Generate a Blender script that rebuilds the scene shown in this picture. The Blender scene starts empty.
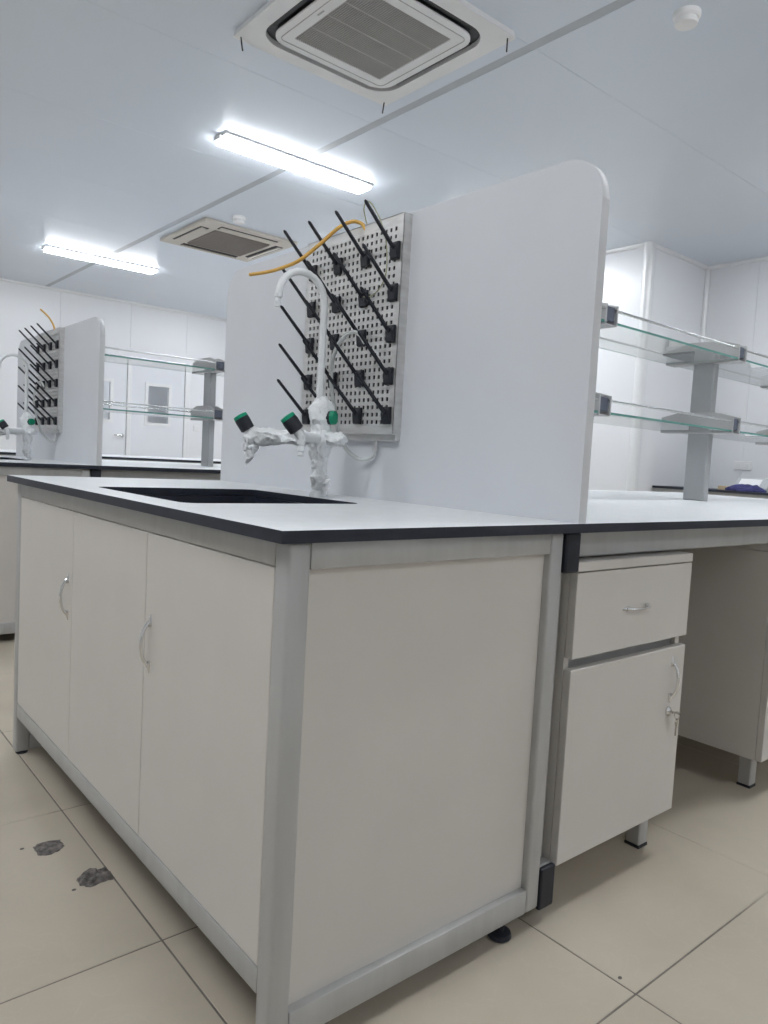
import bpy, bmesh, math, random
from mathutils import Vector, Matrix, noise

random.seed(7)
scene = bpy.context.scene
COL = scene.collection

# ------------------------------------------------------------------ camera
CAM = Vector((-0.5552, -0.8583, 0.9031))
c_right = Vector((0.76657445, -0.63984468, 0.05442793))
c_up = Vector((0.00386439, 0.08935318, 0.99599251))
c_fwd = Vector((0.64214382, 0.76329207, -0.07096848))
FPX = 738.56
cam_data = bpy.data.cameras.new('camera')
cam = bpy.data.objects.new('camera', cam_data)
COL.objects.link(cam)
cam_data.sensor_fit = 'VERTICAL'
cam_data.sensor_height = 36.0
cam_data.lens = FPX / 1024 * 36.0
cam_data.clip_start = 0.02
cam.matrix_world = Matrix(((c_right.x, c_up.x, -c_fwd.x, CAM.x), (c_right.y, c_up.y, -c_fwd.y, CAM.y),
                           (c_right.z, c_up.z, -c_fwd.z, CAM.z), (0, 0, 0, 1)))
scene.camera = cam


def at(px, py, ax, v):
    """point on the axis plane ax=v that the photo shows at pixel (px, py)"""
    d = c_fwd * FPX + c_right * (px - 384) - c_up * (py - 512)
    i = 'xyz'.index(ax)
    return CAM + d * ((v - CAM[i]) / d[i])


# ------------------------------------------------------------------ world, exposure
w = bpy.data.worlds.new('world')
scene.world = w
w.use_nodes = True
w.node_tree.nodes['Background'].inputs[0].default_value = (0.75, 0.82, 0.9, 1)
w.node_tree.nodes['Background'].inputs[1].default_value = 0.3
scene.view_settings.view_transform = 'Standard'
scene.view_settings.look = 'None'
scene.view_settings.gamma = 1
scene.view_settings.use_curve_mapping = False
scene.view_settings.exposure = 0.0
LAMP = 49.0
scene.cycles.diffuse_bounces = 8
scene.cycles.max_bounces = 16

# ------------------------------------------------------------------ materials
M = {}


def mat(name, col, rough=0.5, metal=0.0, var=0.04, scale=6.0, bump=0.0, bscale=200.0, spec=0.5, trans=0.0, emit=0.0, ior=1.45, stretch=None, coat=0.0):
    m = bpy.data.materials.new(name)
    m.use_nodes = True
    nt = m.node_tree
    b = nt.nodes['Principled BSDF']
    b.inputs['Roughness'].default_value = rough
    b.inputs['Metallic'].default_value = metal
    b.inputs['Specular IOR Level'].default_value = spec
    b.inputs['Transmission Weight'].default_value = trans
    b.inputs['IOR'].default_value = ior
    b.inputs['Coat Weight'].default_value = coat
    b.inputs['Coat Roughness'].default_value = 0.15
    tc = nt.nodes.new('ShaderNodeTexCoord')
    mp = nt.nodes.new('ShaderNodeMapping')
    nt.links.new(tc.outputs['Object'], mp.inputs['Vector'])
    if stretch:
        mp.inputs['Scale'].default_value = stretch
    n = nt.nodes.new('ShaderNodeTexNoise')
    n.inputs['Scale'].default_value = scale
    n.inputs['Detail'].default_value = 5
    nt.links.new(mp.outputs['Vector'], n.inputs['Vector'])
    r = nt.nodes.new('ShaderNodeValToRGB')
    c0 = [max(0, c * (1 - var)) for c in col]
    c1 = [min(1, c * (1 + var)) for c in col]
    r.color_ramp.elements[0].position = 0.3
    r.color_ramp.elements[1].position = 0.7
    r.color_ramp.elements[0].color = (*c0, 1)
    r.color_ramp.elements[1].color = (*c1, 1)
    nt.links.new(n.outputs['Fac'], r.inputs['Fac'])
    nt.links.new(r.outputs['Color'], b.inputs['Base Color'])
    if bump:
        n2 = nt.nodes.new('ShaderNodeTexNoise')
        n2.inputs['Scale'].default_value = bscale
        nt.links.new(mp.outputs['Vector'], n2.inputs['Vector'])
        bp = nt.nodes.new('ShaderNodeBump')
        bp.inputs['Strength'].default_value = bump
        bp.inputs['Distance'].default_value = 0.002
        nt.links.new(n2.outputs['Fac'], bp.inputs['Height'])
        nt.links.new(bp.outputs['Normal'], b.inputs['Normal'])
    if emit:
        b.inputs['Emission Color'].default_value = (*col, 1)
        b.inputs['Emission Strength'].default_value = emit
    M[name] = m
    return m


mat('panel_white', (0.63, 0.60, 0.56), 0.42, var=0.02, bump=0.05, bscale=500)
mat('board_white', (0.67, 0.685, 0.715), 0.5, var=0.015, bump=0.05, bscale=400)
mat('board_edge', (0.66, 0.67, 0.69), 0.35, var=0.02)
mat('aluminium', (0.46, 0.46, 0.45), 0.38, 0.25, var=0.05, scale=30, stretch=(1, 1, 0.1))
mat('laminate', (0.77, 0.785, 0.795), 0.4, var=0.03, scale=25)
mat('black_edge', (0.017, 0.021, 0.034), 0.45, var=0.15, scale=40)
mat('black_plastic', (0.014, 0.016, 0.024), 0.45, var=0.15, scale=40, bump=0.1)
mat('basin_black', (0.008, 0.011, 0.024), 0.4, var=0.2, scale=15)
mat('chrome', (0.75, 0.75, 0.75), 0.18, 1.0, var=0.04)
mat('steel', (0.64, 0.635, 0.625), 0.35, 0.45, var=0.12, scale=14, stretch=(1, 1, 4))
mat('grey_post', (0.42, 0.43, 0.44), 0.4, 0.15, var=0.04)
mat('bracket_grey', (0.48, 0.48, 0.48), 0.35, 0.3, var=0.05)
mat('bracket_insert', (0.10, 0.115, 0.15), 0.4, var=0.1)
mat('glass', (0.95, 0.985, 0.975), 0.0, var=0.0, trans=1.0, ior=1.25)
mat('glass_edge', (0.11, 0.26, 0.23), 0.15, var=0.1, scale=20)
mat('pane', (0.95, 0.97, 0.98), 0.02, var=0.0, trans=1.0, ior=1.3)
mat('green_cap', (0.0, 0.30, 0.16), 0.4, var=0.1)
mat('faucet_white', (0.76, 0.78, 0.79), 0.3, var=0.02)
mat('film_white', (0.88, 0.90, 0.91), 0.35, var=0.06, scale=60, bump=0.8, bscale=120)
mat('hose_clear', (0.62, 0.64, 0.63), 0.25, var=0.05, spec=0.7)
mat('hose_orange', (0.72, 0.42, 0.09), 0.4, var=0.08, scale=20)
mat('wire_green', (0.36, 0.37, 0.22), 0.4, var=0.25, scale=30)
mat('ceiling_white', (0.70, 0.755, 0.83), 0.28, var=0.015, scale=1.0)
mat('seam_grey', (0.46, 0.49, 0.53), 0.5, var=0.05)
mat('wall_white', (0.78, 0.79, 0.81), 0.3, var=0.015, scale=1.5)
mat('trim_white', (0.78, 0.79, 0.80), 0.3, 0.1, var=0.02)
mat('door_leaf', (0.74, 0.76, 0.80), 0.35, var=0.02, scale=2)
mat('ac_white', (0.84, 0.84, 0.84), 0.45, var=0.02)
mat('ac_beige', (0.60, 0.56, 0.50), 0.5, var=0.03)
mat('ac_grille', (0.46, 0.45, 0.44), 0.5, var=0.05)
mat('ac_grille_dark', (0.13, 0.13, 0.135), 0.6, var=0.1)
mat('ac_grille_brown', (0.30, 0.27, 0.25), 0.6, var=0.05, scale=30)
mat('ac_slot', (0.035, 0.037, 0.042), 0.35, var=0.2)
mat('lamp_diffuser', (0.93, 0.96, 1.0), 0.5, var=0.0, emit=LAMP)
mat('grout', (0.17, 0.15, 0.13), 0.8, var=0.2, scale=30)
mat('mortar', (0.15, 0.135, 0.125), 0.9, var=0.6, scale=70, bump=1.0, bscale=150)
mat('blue_cloth', (0.035, 0.035, 0.13), 0.8, var=0.3, scale=25)
mat('instrument_grey', (0.42, 0.43, 0.44), 0.5, var=0.04)
mat('paper_white', (0.8, 0.8, 0.8), 0.6, var=0.03)
mat('tan_card', (0.5, 0.40, 0.26), 0.7, var=0.1)
mat('brass_key', (0.50, 0.47, 0.42), 0.25, 1.0, var=0.1)
mat('shade_board', (0.16, 0.12, 0.085), 0.8, var=0.2, scale=40)  # dark colour put on the bottom panel to deepen the shade under the cabinet
mat('ink', (0.12, 0.12, 0.13), 0.5, var=0.1)

# floor tile: beige glazed stone look with soft clouds and faint veins
m = mat('tile', (0.5, 0.46, 0.39), 0.24, var=0.05)
nt = m.node_tree
b = nt.nodes['Principled BSDF']
for l in list(b.inputs['Base Color'].links):
    nt.links.remove(l)
geo = nt.nodes.new('ShaderNodeNewGeometry')
na = nt.nodes.new('ShaderNodeTexNoise')
na.inputs['Scale'].default_value = 2.2
na.inputs['Detail'].default_value = 7
na.inputs['Distortion'].default_value = 0.6
nt.links.new(geo.outputs['Position'], na.inputs['Vector'])
ra = nt.nodes.new('ShaderNodeValToRGB')
ra.color_ramp.elements[0].position = 0.25
ra.color_ramp.elements[0].color = (0.46, 0.405, 0.325, 1)
ra.color_ramp.elements[1].position = 0.75
ra.color_ramp.elements[1].color = (0.545, 0.485, 0.395, 1)
nt.links.new(na.outputs['Fac'], ra.inputs['Fac'])
nb = nt.nodes.new('ShaderNodeTexNoise')
nb.inputs['Scale'].default_value = 5.0
nb.inputs['Detail'].default_value = 3
nb.inputs['Distortion'].default_value = 2.5
nt.links.new(geo.outputs['Position'], nb.inputs['Vector'])
rb = nt.nodes.new('ShaderNodeValToRGB')
rb.color_ramp.elements[0].position = 0.48
rb.color_ramp.elements[0].color = (0, 0, 0, 1)
rb.color_ramp.elements[1].position = 0.52
rb.color_ramp.elements[1].color = (0, 0, 0, 1)
e = rb.color_ramp.elements.new(0.5)
e.color = (0.08, 0.08, 0.08, 1)
nt.links.new(nb.outputs['Fac'], rb.inputs['Fac'])
mx = nt.nodes.new('ShaderNodeMixRGB')
mx.inputs[2].default_value = (0.60, 0.56, 0.49, 1)
nt.links.new(rb.outputs['Color'], mx.inputs[0])
nt.links.new(ra.outputs['Color'], mx.inputs[1])
nt.links.new(mx.outputs[0], b.inputs['Base Color'])


# joints: dirty dark filler near the sink cabinet, clean beige filler farther out
nt = M['grout'].node_tree
b = nt.nodes['Principled BSDF']
src = b.inputs['Base Color'].links[0].from_socket
geo = nt.nodes.new('ShaderNodeNewGeometry')
sep = nt.nodes.new('ShaderNodeSeparateXYZ')
nt.links.new(geo.outputs['Position'], sep.inputs[0])


def step_node(sock, lo, hi):
    n = nt.nodes.new('ShaderNodeMapRange')
    n.inputs['From Min'].default_value = lo
    n.inputs['From Max'].default_value = hi
    nt.links.new(sock, n.inputs['Value'])
    return n.outputs['Result']


def math_node(op, a, c):
    n = nt.nodes.new('ShaderNodeMath')
    n.operation = op
    nt.links.new(a, n.inputs[0])
    nt.links.new(c, n.inputs[1])
    return n.outputs[0]


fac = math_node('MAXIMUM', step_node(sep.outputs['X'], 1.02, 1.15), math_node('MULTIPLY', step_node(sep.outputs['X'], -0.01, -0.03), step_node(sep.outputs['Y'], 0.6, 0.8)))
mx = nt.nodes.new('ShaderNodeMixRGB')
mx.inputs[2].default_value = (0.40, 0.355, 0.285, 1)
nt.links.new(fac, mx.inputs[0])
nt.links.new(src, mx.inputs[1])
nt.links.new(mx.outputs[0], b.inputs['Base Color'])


# ------------------------------------------------------------------ mesh helpers
class MB:
    def __init__(self):
        self.bm = bmesh.new()
        self.mi = 0

    def face(self, vs, mi=None):
        try:
            f = self.bm.faces.new(vs)
            f.material_index = self.mi if mi is None else mi
            return f
        except ValueError:
            return None

    def box(self, x0, x1, y0, y1, z0, z1, bev=0.0, seg=1, rot=None):
        r = bmesh.ops.create_cube(self.bm, size=1.0)
        vs = r['verts']
        c = Vector(((x0 + x1) / 2, (y0 + y1) / 2, (z0 + z1) / 2))
        for v in vs:
            v.co = Vector((v.co.x * (x1 - x0), v.co.y * (y1 - y0), v.co.z * (z1 - z0)))
            if rot is not None:
                v.co = rot @ v.co
            v.co += c
        fs = {f for v in vs for f in v.link_faces}
        for f in fs:
            f.material_index = self.mi
        if bev:
            es = list({e for v in vs for e in v.link_edges})
            bmesh.ops.bevel(self.bm, geom=es, offset=bev, segments=seg, affect='EDGES', profile=0.5)
        return self

    def tube(self, pts, rad, n=10, cap=True, closed=False):
        pts = [Vector(p) for p in pts]
        rads = rad if isinstance(rad, (list, tuple)) else [rad] * len(pts)
        rings = []
        t0 = (pts[1] - pts[0]).normalized()
        up = Vector((0, 0, 1)) if abs(t0.z) < 0.9 else Vector((1, 0, 0))
        nrm = t0.cross(up).normalized()
        for i, p in enumerate(pts):
            if i == 0:
                t = pts[1] - pts[0]
            elif i == len(pts) - 1:
                t = pts[-1] - pts[-2]
            else:
                t = (pts[i + 1] - pts[i]).normalized() + (pts[i] - pts[i - 1]).normalized()
            t.normalize()
            nrm = (nrm - t * nrm.dot(t)).normalized()
            bi = t.cross(nrm)
            rings.append([self.bm.verts.new(p + (nrm * math.cos(2 * math.pi * k / n) + bi * math.sin(2 * math.pi * k / n)) * rads[i]) for k in range(n)])
        for a, b_ in zip(rings, rings[1:]):
            for k in range(n):
                self.face([a[k], a[(k + 1) % n], b_[(k + 1) % n], b_[k]])
        if cap:
            self.face(rings[0][::-1])
            self.face(rings[-1])
        return self

    def lathe(self, prof, axis_o, axis_d, n=16, mi=None):
        """prof: list of (radius, distance along the axis)"""
        o = Vector(axis_o)
        d = Vector(axis_d).normalized()
        u = d.orthogonal().normalized()
        v = d.cross(u)
        rings = []
        for r, h in prof:
            rings.append([self.bm.verts.new(o + d * h + (u * math.cos(2 * math.pi * k / n) + v * math.sin(2 * math.pi * k / n)) * max(r, 1e-4)) for k in range(n)])
        for a, b_ in zip(rings, rings[1:]):
            for k in range(n):
                self.face([a[k], a[(k + 1) % n], b_[(k + 1) % n], b_[k]], mi)
        self.face(rings[0][::-1], mi)
        self.face(rings[-1], mi)
        return self

    def prism(self, loop, axis, a0, a1, mi_side=None, mi_cap=None):
        """loop: 2-D polygon in the other two axes (in xyz order), pulled along axis"""
        def pt(p, a):
            if axis == 'x':
                return Vector((a, p[0], p[1]))
            if axis == 'y':
                return Vector((p[0], a, p[1]))
            return Vector((p[0], p[1], a))
        A = [self.bm.verts.new(pt(p, a0)) for p in loop]
        B = [self.bm.verts.new(pt(p, a1)) for p in loop]
        n = len(loop)
        for k in range(n):
            self.face([A[k], A[(k + 1) % n], B[(k + 1) % n], B[k]], mi_side)
        self.face(A[::-1], mi_cap)
        self.face(B, mi_cap)
        return self

    def plate_with_hole(self, outer, inner, z0, z1, mi_flat=0, mi_out=0, mi_in=0, mi_under=None):
        """horizontal slab with one hole; outer and inner are xy loops"""
        for z in (z0, z1):
            vo = [self.bm.verts.new((p[0], p[1], z)) for p in outer]
            vi = [self.bm.verts.new((p[0], p[1], z)) for p in inner]
            eds = [self.bm.edges.new((l[k], l[(k + 1) % len(l)])) for l in (vo, vi) for k in range(len(l))]
            r = bmesh.ops.triangle_fill(self.bm, use_beauty=True, use_dissolve=False, edges=eds, normal=(0, 0, 1))
            for g in r['geom']:
                if isinstance(g, bmesh.types.BMFace):
                    g.material_index = mi_flat if z == z1 or mi_under is None else mi_under
            if z == z0:
                lo, li = vo, vi
        for (a, b_, mi) in ((lo, vo, mi_out), (li, vi, mi_in)):
            for k in range(len(a)):
                self.face([a[k], a[(k + 1) % len(a)], b_[(k + 1) % len(a)], b_[k]], mi)
        return self

    def mesh(self, name, smooth=False):
        bmesh.ops.recalc_face_normals(self.bm, faces=self.bm.faces[:])
        me = bpy.data.meshes.new(name)
        self.bm.to_mesh(me)
        self.bm.free()
        if smooth:
            for p in me.polygons:
                p.use_smooth = True
            me.set_sharp_from_angle(angle=math.radians(40))
        return me


def rrect(x0, x1, y0, y1, r, n=6):
    out = []
    for cx, cy, a0 in ((x1 - r, y1 - r, 0), (x0 + r, y1 - r, 90), (x0 + r, y0 + r, 180), (x1 - r, y0 + r, 270)):
        for k in range(n + 1):
            a = math.radians(a0 + 90 * k / n)
            out.append((cx + r * math.cos(a), cy + r * math.sin(a)))
    return out


def smooth_path(pts, sub=8):
    pts = [Vector(p) for p in pts]
    P = [pts[0] * 2 - pts[1]] + pts + [pts[-1] * 2 - pts[-2]]
    out = []
    for i in range(1, len(P) - 2):
        a, b_, c, d = P[i - 1], P[i], P[i + 1], P[i + 2]
        for k in range(sub):
            t = k / sub
            out.append(0.5 * ((2 * b_) + (c - a) * t + (2 * a - 5 * b_ + 4 * c - d) * t * t + (3 * b_ - a - 3 * c + d) * t ** 3))
    out.append(pts[-1])
    return out


def tag(o, label=None, cat=None, group=None, kind=None):
    if label:
        o['label'] = label
    if cat:
        o['category'] = cat
    if group:
        o['group'] = group
    if kind:
        o['kind'] = kind
    return o


def thing(name, label, cat, base=(0, 0, 0), group=None):
    o = bpy.data.objects.new(name, None)
    o.empty_display_size = 0.1
    COL.objects.link(o)
    o.location = base
    return tag(o, label, cat, group)


def world_of(o):
    v = Vector((0, 0, 0))
    while o is not None:
        v += o.location
        o = o.parent
    return v


def obj(name, mb, mats, parent=None, smooth=False, loc=None):
    """one mesh object; vertices are given in world coordinates (or relative to loc)"""
    me = mb if isinstance(mb, bpy.types.Mesh) else mb.mesh(name, smooth)
    mats = mats if isinstance(mats, (list, tuple)) else [mats]
    if not me.materials:
        for k in mats:
            me.materials.append(M[k])
    o = bpy.data.objects.new(name, me)
    COL.objects.link(o)
    target = Vector(loc) if loc is not None else Vector((0, 0, 0))
    if parent is not None:
        o.parent = parent
        o.location = target - world_of(parent)
    else:
        o.location = target
    if loc is None:  # put the origin at the middle of the bottom of the mesh
        xs = [v.co for v in me.vertices]
        c = Vector(((min(v.x for v in xs) + max(v.x for v in xs)) / 2, (min(v.y for v in xs) + max(v.y for v in xs)) / 2, min(v.z for v in xs)))
        me.transform(Matrix.Translation(-c))
        o.location += c
    return o


def copy_tree(o, offset=(0, 0, 0), label=None, parent=None):
    c = o.copy()
    COL.objects.link(c)
    if parent is not None:
        c.parent = parent
    else:
        c.location = o.location + Vector(offset)
    if label:
        c['label'] = label
    for ch in list(o.children):
        copy_tree(ch, parent=c)
    return c


# ------------------------------------------------------------------ main measures (metres)
WX, LY = 0.624, 1.443          # sink cabinet footprint
TOP, TT = 0.80, 0.018          # worktop height and thickness
XB, BT = 0.6474, 0.024         # partition board plane and thickness
CEIL = 2.90
XL, XR, XA = -4.5, 5.33, 6.36  # room left, right wall, alcove wall
YF, YA, YB = -4.2, 2.76, 9.55  # room front, alcove corner, back wall
AISLE = 2.713                  # spacing of the islands
TILE = 0.610
TX, TY = 0.0089, 0.3863         # a tile joint crossing
FZ = -0.012                    # floor level

# ------------------------------------------------------------------ floor
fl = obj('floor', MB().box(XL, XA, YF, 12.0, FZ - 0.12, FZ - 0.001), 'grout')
tag(fl, 'beige polished tile floor with thin dark joints', kind='structure')
tile_me = MB().box(-TILE / 2 + 0.0015, TILE / 2 - 0.0015, -TILE / 2 + 0.0015, TILE / 2 - 0.0015, -0.006, 0.0, bev=0.0012).mesh('tile')
rest = MB()
i0, i1 = math.floor((XL - TX) / TILE), math.ceil((XA - TX) / TILE)
j0, j1 = math.floor((YF - TY) / TILE), math.ceil((YB - TY) / TILE)
for i in range(i0, i1):
    for j in range(j0, j1):
        x0 = TX + i * TILE
        y0 = TY + j * TILE
        cx, cy = x0 + TILE / 2, y0 + TILE / 2
        inside = x0 > XL and x0 + TILE < XA and y0 > YF and y0 + TILE < YB
        if inside and -2.0 < cx < 5.0 and -1.6 < cy < 4.8:
            obj('tile', tile_me, 'tile', fl, loc=(cx, cy, FZ))
        else:
            a0, a1, b0, b1 = max(x0, XL) + 0.0015, min(x0 + TILE, XA) - 0.0015, max(y0, YF) + 0.0015, min(y0 + TILE, YB) - 0.0015
            if a1 - a0 > 0.01 and b1 - b0 > 0.01:
                rest.box(a0, a1, b0, b1, FZ - 0.006, FZ)
tag(obj('far_tiles', rest, 'tile', fl), kind='stuff')

# ------------------------------------------------------------------ ceiling
ce = obj('ceiling', MB().box(XL, XA, YF, 12.0, CEIL + 0.002, CEIL + 0.12), 'seam_grey')
tag(ce, 'pale grey glossy panel ceiling with thin seams', kind='structure')
SX = 2.255
ys = [YF] + [1.575 + 1.19 * k for k in range(-4, 7)] + [YB]
for (a, b_) in ((XL, SX - 0.028), (SX + 0.028, XA)):
    for (c, d) in zip(ys, ys[1:]):
        obj('ceiling_panel', MB().box(a, b_, c + 0.0007, d - 0.0007, CEIL, CEIL + 0.006, bev=0.0008), 'ceiling_white', ce)
obj('seam_strip', MB().box(SX - 0.027, SX + 0.027, YF, YB, CEIL + 0.001, CEIL + 0.006), 'seam_grey', ce)


# ------------------------------------------------------------------ walls
def wall(name, axis, plane, out, a0, a1, z0, z1, cuts, label, gap=0.003, th=0.12):
    """wall slab plus sandwich panels as children; out = +1/-1 side facing the room"""
    back = plane - out * 0.005
    lo, hi = sorted((back, plane - out * th))
    mb = MB()
    mb.box(lo, hi, a0, a1, z0, z1) if axis == 'x' else mb.box(a0, a1, lo, hi, z0, z1)
    o = tag(obj(name, mb, 'seam_grey'), label, kind='structure')
    edges = [a0] + sorted(c for c in cuts if a0 < c < a1) + [a1]
    lo, hi = sorted((back - out * 0.001, plane))
    for p, q in zip(edges, edges[1:]):
        mb = MB()
        p2, q2 = p + gap / 2, q - gap / 2
        mb.box(lo, hi, p2, q2, z0, z1, bev=0.001) if axis == 'x' else mb.box(p2, q2, lo, hi, z0, z1, bev=0.001)
        obj('wall_panel', mb, 'wall_white', o)
    return o


wall('wall_right', 'x', XR, -1, YA, YB, FZ, CEIL, [YA + 1.15 * k for k in range(1, 6)], 'white panel wall running back beside the far aisle')
wall('wall_alcove', 'y', YA, -1, XR + 0.02, XA, FZ, CEIL, [], 'narrow white wall return at the recess on the right')
wall('wall_recess', 'x', XA, -1, YF, YA, FZ, CEIL, [2.27 - 1.15 * k for k in range(0, 6)], 'white panel wall behind the bench on the right')
wall('wall_left', 'x', XL, 1, YF, YB, FZ, CEIL, [YF + 1.15 * k for k in range(1, 12)], 'white panel wall on the left, outside the view')
wall('wall_front', 'y', YF, 1, XL, XA, FZ, CEIL, [XL + 1.15 * k for k in range(1, 10)], 'white panel wall behind the viewer')
D1, D2, DH = (2.44, 3.36), (3.41, 4.22), 2.06
wall('wall_back', 'y', YB, -1, XL, D1[0], FZ, CEIL, [D1[0] - 1.15 * k for k in range(1, 8)], 'white panel wall at the far end of the room')
wall('wall_back_end', 'y', YB, -1, D2[1], XR, FZ, CEIL, [], 'white panel wall right of the far doors')
wall('wall_back_over_doors', 'y', YB, -1, D1[0], D2[1], DH, CEIL, [D1[1] + 0.025], 'white wall above the two far doors')
wall('wall_corridor', 'y', 11.6, -1, XL, XA, FZ, CEIL, [], 'pale corridor wall seen through the door windows')


def door(name, x0, x1, wx0, wx1, wz0, wz1, handle_x, label):
    o = bpy.data.objects.new(name, None)
    COL.objects.link(o)
    o.location = ((x0 + x1) / 2, YB + 0.03, 0)
    tag(o, label, kind='structure')
    mb = MB()
    y0, y1 = YB - 0.004, YB + 0.04
    mb.box(x0, wx0, y0, y1, 0.006, DH - 0.01).box(wx1, x1, y0, y1, 0.006, DH - 0.01)
    mb.box(wx0, wx1, y0, y1, 0.006, wz0).box(wx0, wx1, y0, y1, wz1, DH - 0.01)
    obj('door_leaf', mb, 'door_leaf', o)
    mb = MB()
    t = 0.045
    for a in ((wx0 - t, wx0, wz0 - t, wz1 + t), (wx1, wx1 + t, wz0 - t, wz1 + t), (wx0, wx1, wz0 - t, wz0), (wx0, wx1, wz1, wz1 + t)):
        mb.box(a[0], a[1], y0 - 0.012, y0, a[2], a[3])
    obj('window_frame', mb, 'trim_white', o)
    obj('window_pane', MB().box(wx0, wx1, y0 + 0.018, y0 + 0.024, wz0, wz1), 'pane', o)
    if handle_x:
        mb = MB()
        mb.lathe([(0.026, 0), (0.026, 0.012)], (handle_x, y0, 1.04), (0, -1, 0))
        mb.tube([(handle_x, y0, 1.04), (handle_x, y0 - 0.05, 1.04), (handle_x - 0.02, y0 - 0.055, 1.04), (handle_x - 0.13, y0 - 0.055, 1.04)], 0.01)
        obj('door_handle', mb, 'chrome', o, smooth=True)
    return o


door('door_1', D1[0], D1[1] - 0.01, 2.82, 3.12, 1.25, 1.77, 3.30, 'white far door with a narrow window and lever handle')
door('door_2', D2[0], D2[1] - 0.01, 3.66, 3.97, 1.25, 1.77, None, 'white far door with a narrow window, right of the lever-handled one')
tr = 0
for (a, b_) in ((D1[0] - 0.06, D1[0]), (D1[1] - 0.005, D2[0] + 0.005), (D2[1] - 0.005, D2[1] + 0.075)):
    tr += 1
    tag(obj('trim_%d' % tr, MB().box(a, b_, YB - 0.028, YB + 0.05, FZ, DH + 0.0, bev=0.004), 'trim_white'), 'white upright door frame on the far wall', kind='structure')
# corner profiles: uprights and the cove under the ceiling
for (x, y, r, lab) in ((XR - 0.004, YA - 0.004, 0.045, 'rounded white corner profile on the wall edge at the right'),
                       (XA - 0.012, YA - 0.012, 0.03, 'rounded white corner profile in the recess at the right')):
    tr += 1
    tag(obj('trim_%d' % tr, MB().tube([(x, y, FZ), (x, y, CEIL - 0.002)], r, 14), 'trim_white', smooth=True), lab, kind='structure')
for (p, q, r, lab) in (((XL, YB - 0.006, CEIL - 0.006), (XR, YB - 0.006, CEIL - 0.006), 0.024, 'white cove under the ceiling on the far wall'),
                       ((XR - 0.006, YA, CEIL - 0.006), (XR - 0.006, YB, CEIL - 0.006), 0.024, 'white cove under the ceiling on the long right wall'),
                       ((XR, YA - 0.006, CEIL - 0.006), (XA, YA - 0.006, CEIL - 0.006), 0.024, 'white cove under the ceiling on the wall return'),
                       ((XA - 0.006, YF, CEIL - 0.006), (XA - 0.006, YA, CEIL - 0.006), 0.024, 'white cove under the ceiling in the recess')):
    tr += 1
    tag(obj('trim_%d' % tr, MB().tube([p, q], r, 12), 'trim_white', smooth=True), lab, kind='structure')


# ------------------------------------------------------------------ ceiling lamps
def lamp(cx, cy, label, group=None):
    t = thing('ceiling_lamp', label, 'ceiling light', (cx, cy, CEIL), group)
    obj('lamp_housing', MB().box(cx - 0.595, cx + 0.595, cy - 0.085, cy + 0.085, CEIL - 0.018, CEIL, bev=0.004), 'trim_white', t)
    obj('diffuser', MB().box(cx - 0.58, cx + 0.58, cy - 0.078, cy + 0.078, CEIL - 0.042, CEIL - 0.018, bev=0.008, seg=2), 'lamp_diffuser', t)
    for s in (-1, 1):
        obj('end_clip', MB().box(cx + s * 0.60 - 0.012, cx + s * 0.60 + 0.012, cy - 0.03, cy + 0.03, CEIL - 0.03, CEIL, bev=0.003), 'bracket_grey', t)
    return t


lamp(2.26, 3.60, 'bright rectangular ceiling lamp, the nearer and larger one in view')
lamp(2.25, 7.43, 'bright rectangular ceiling lamp farther back, toward the far wall')
lamp(4.35, 3.63, 'ceiling lamp hidden behind the foreground partition board')
lamp(4.75, 7.60, 'added fill lamp at the far end, hidden behind the foreground partition board')  # unseen lamp added to brighten the far walls, position guessed
OFF = 'added fill lamps outside the view'
for (x, y) in ((2.27, -0.3), (-1.25, 0.0), (-1.5, 2.6), (-1.5, 6.4), (5.0, 1.05), (3.1, 10.9), (1.0, -2.9)):  # unseen fill lamps added to raise the light level, positions guessed
    lamp(x, y, 'added fill lamp, outside the view', OFF)


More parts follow.
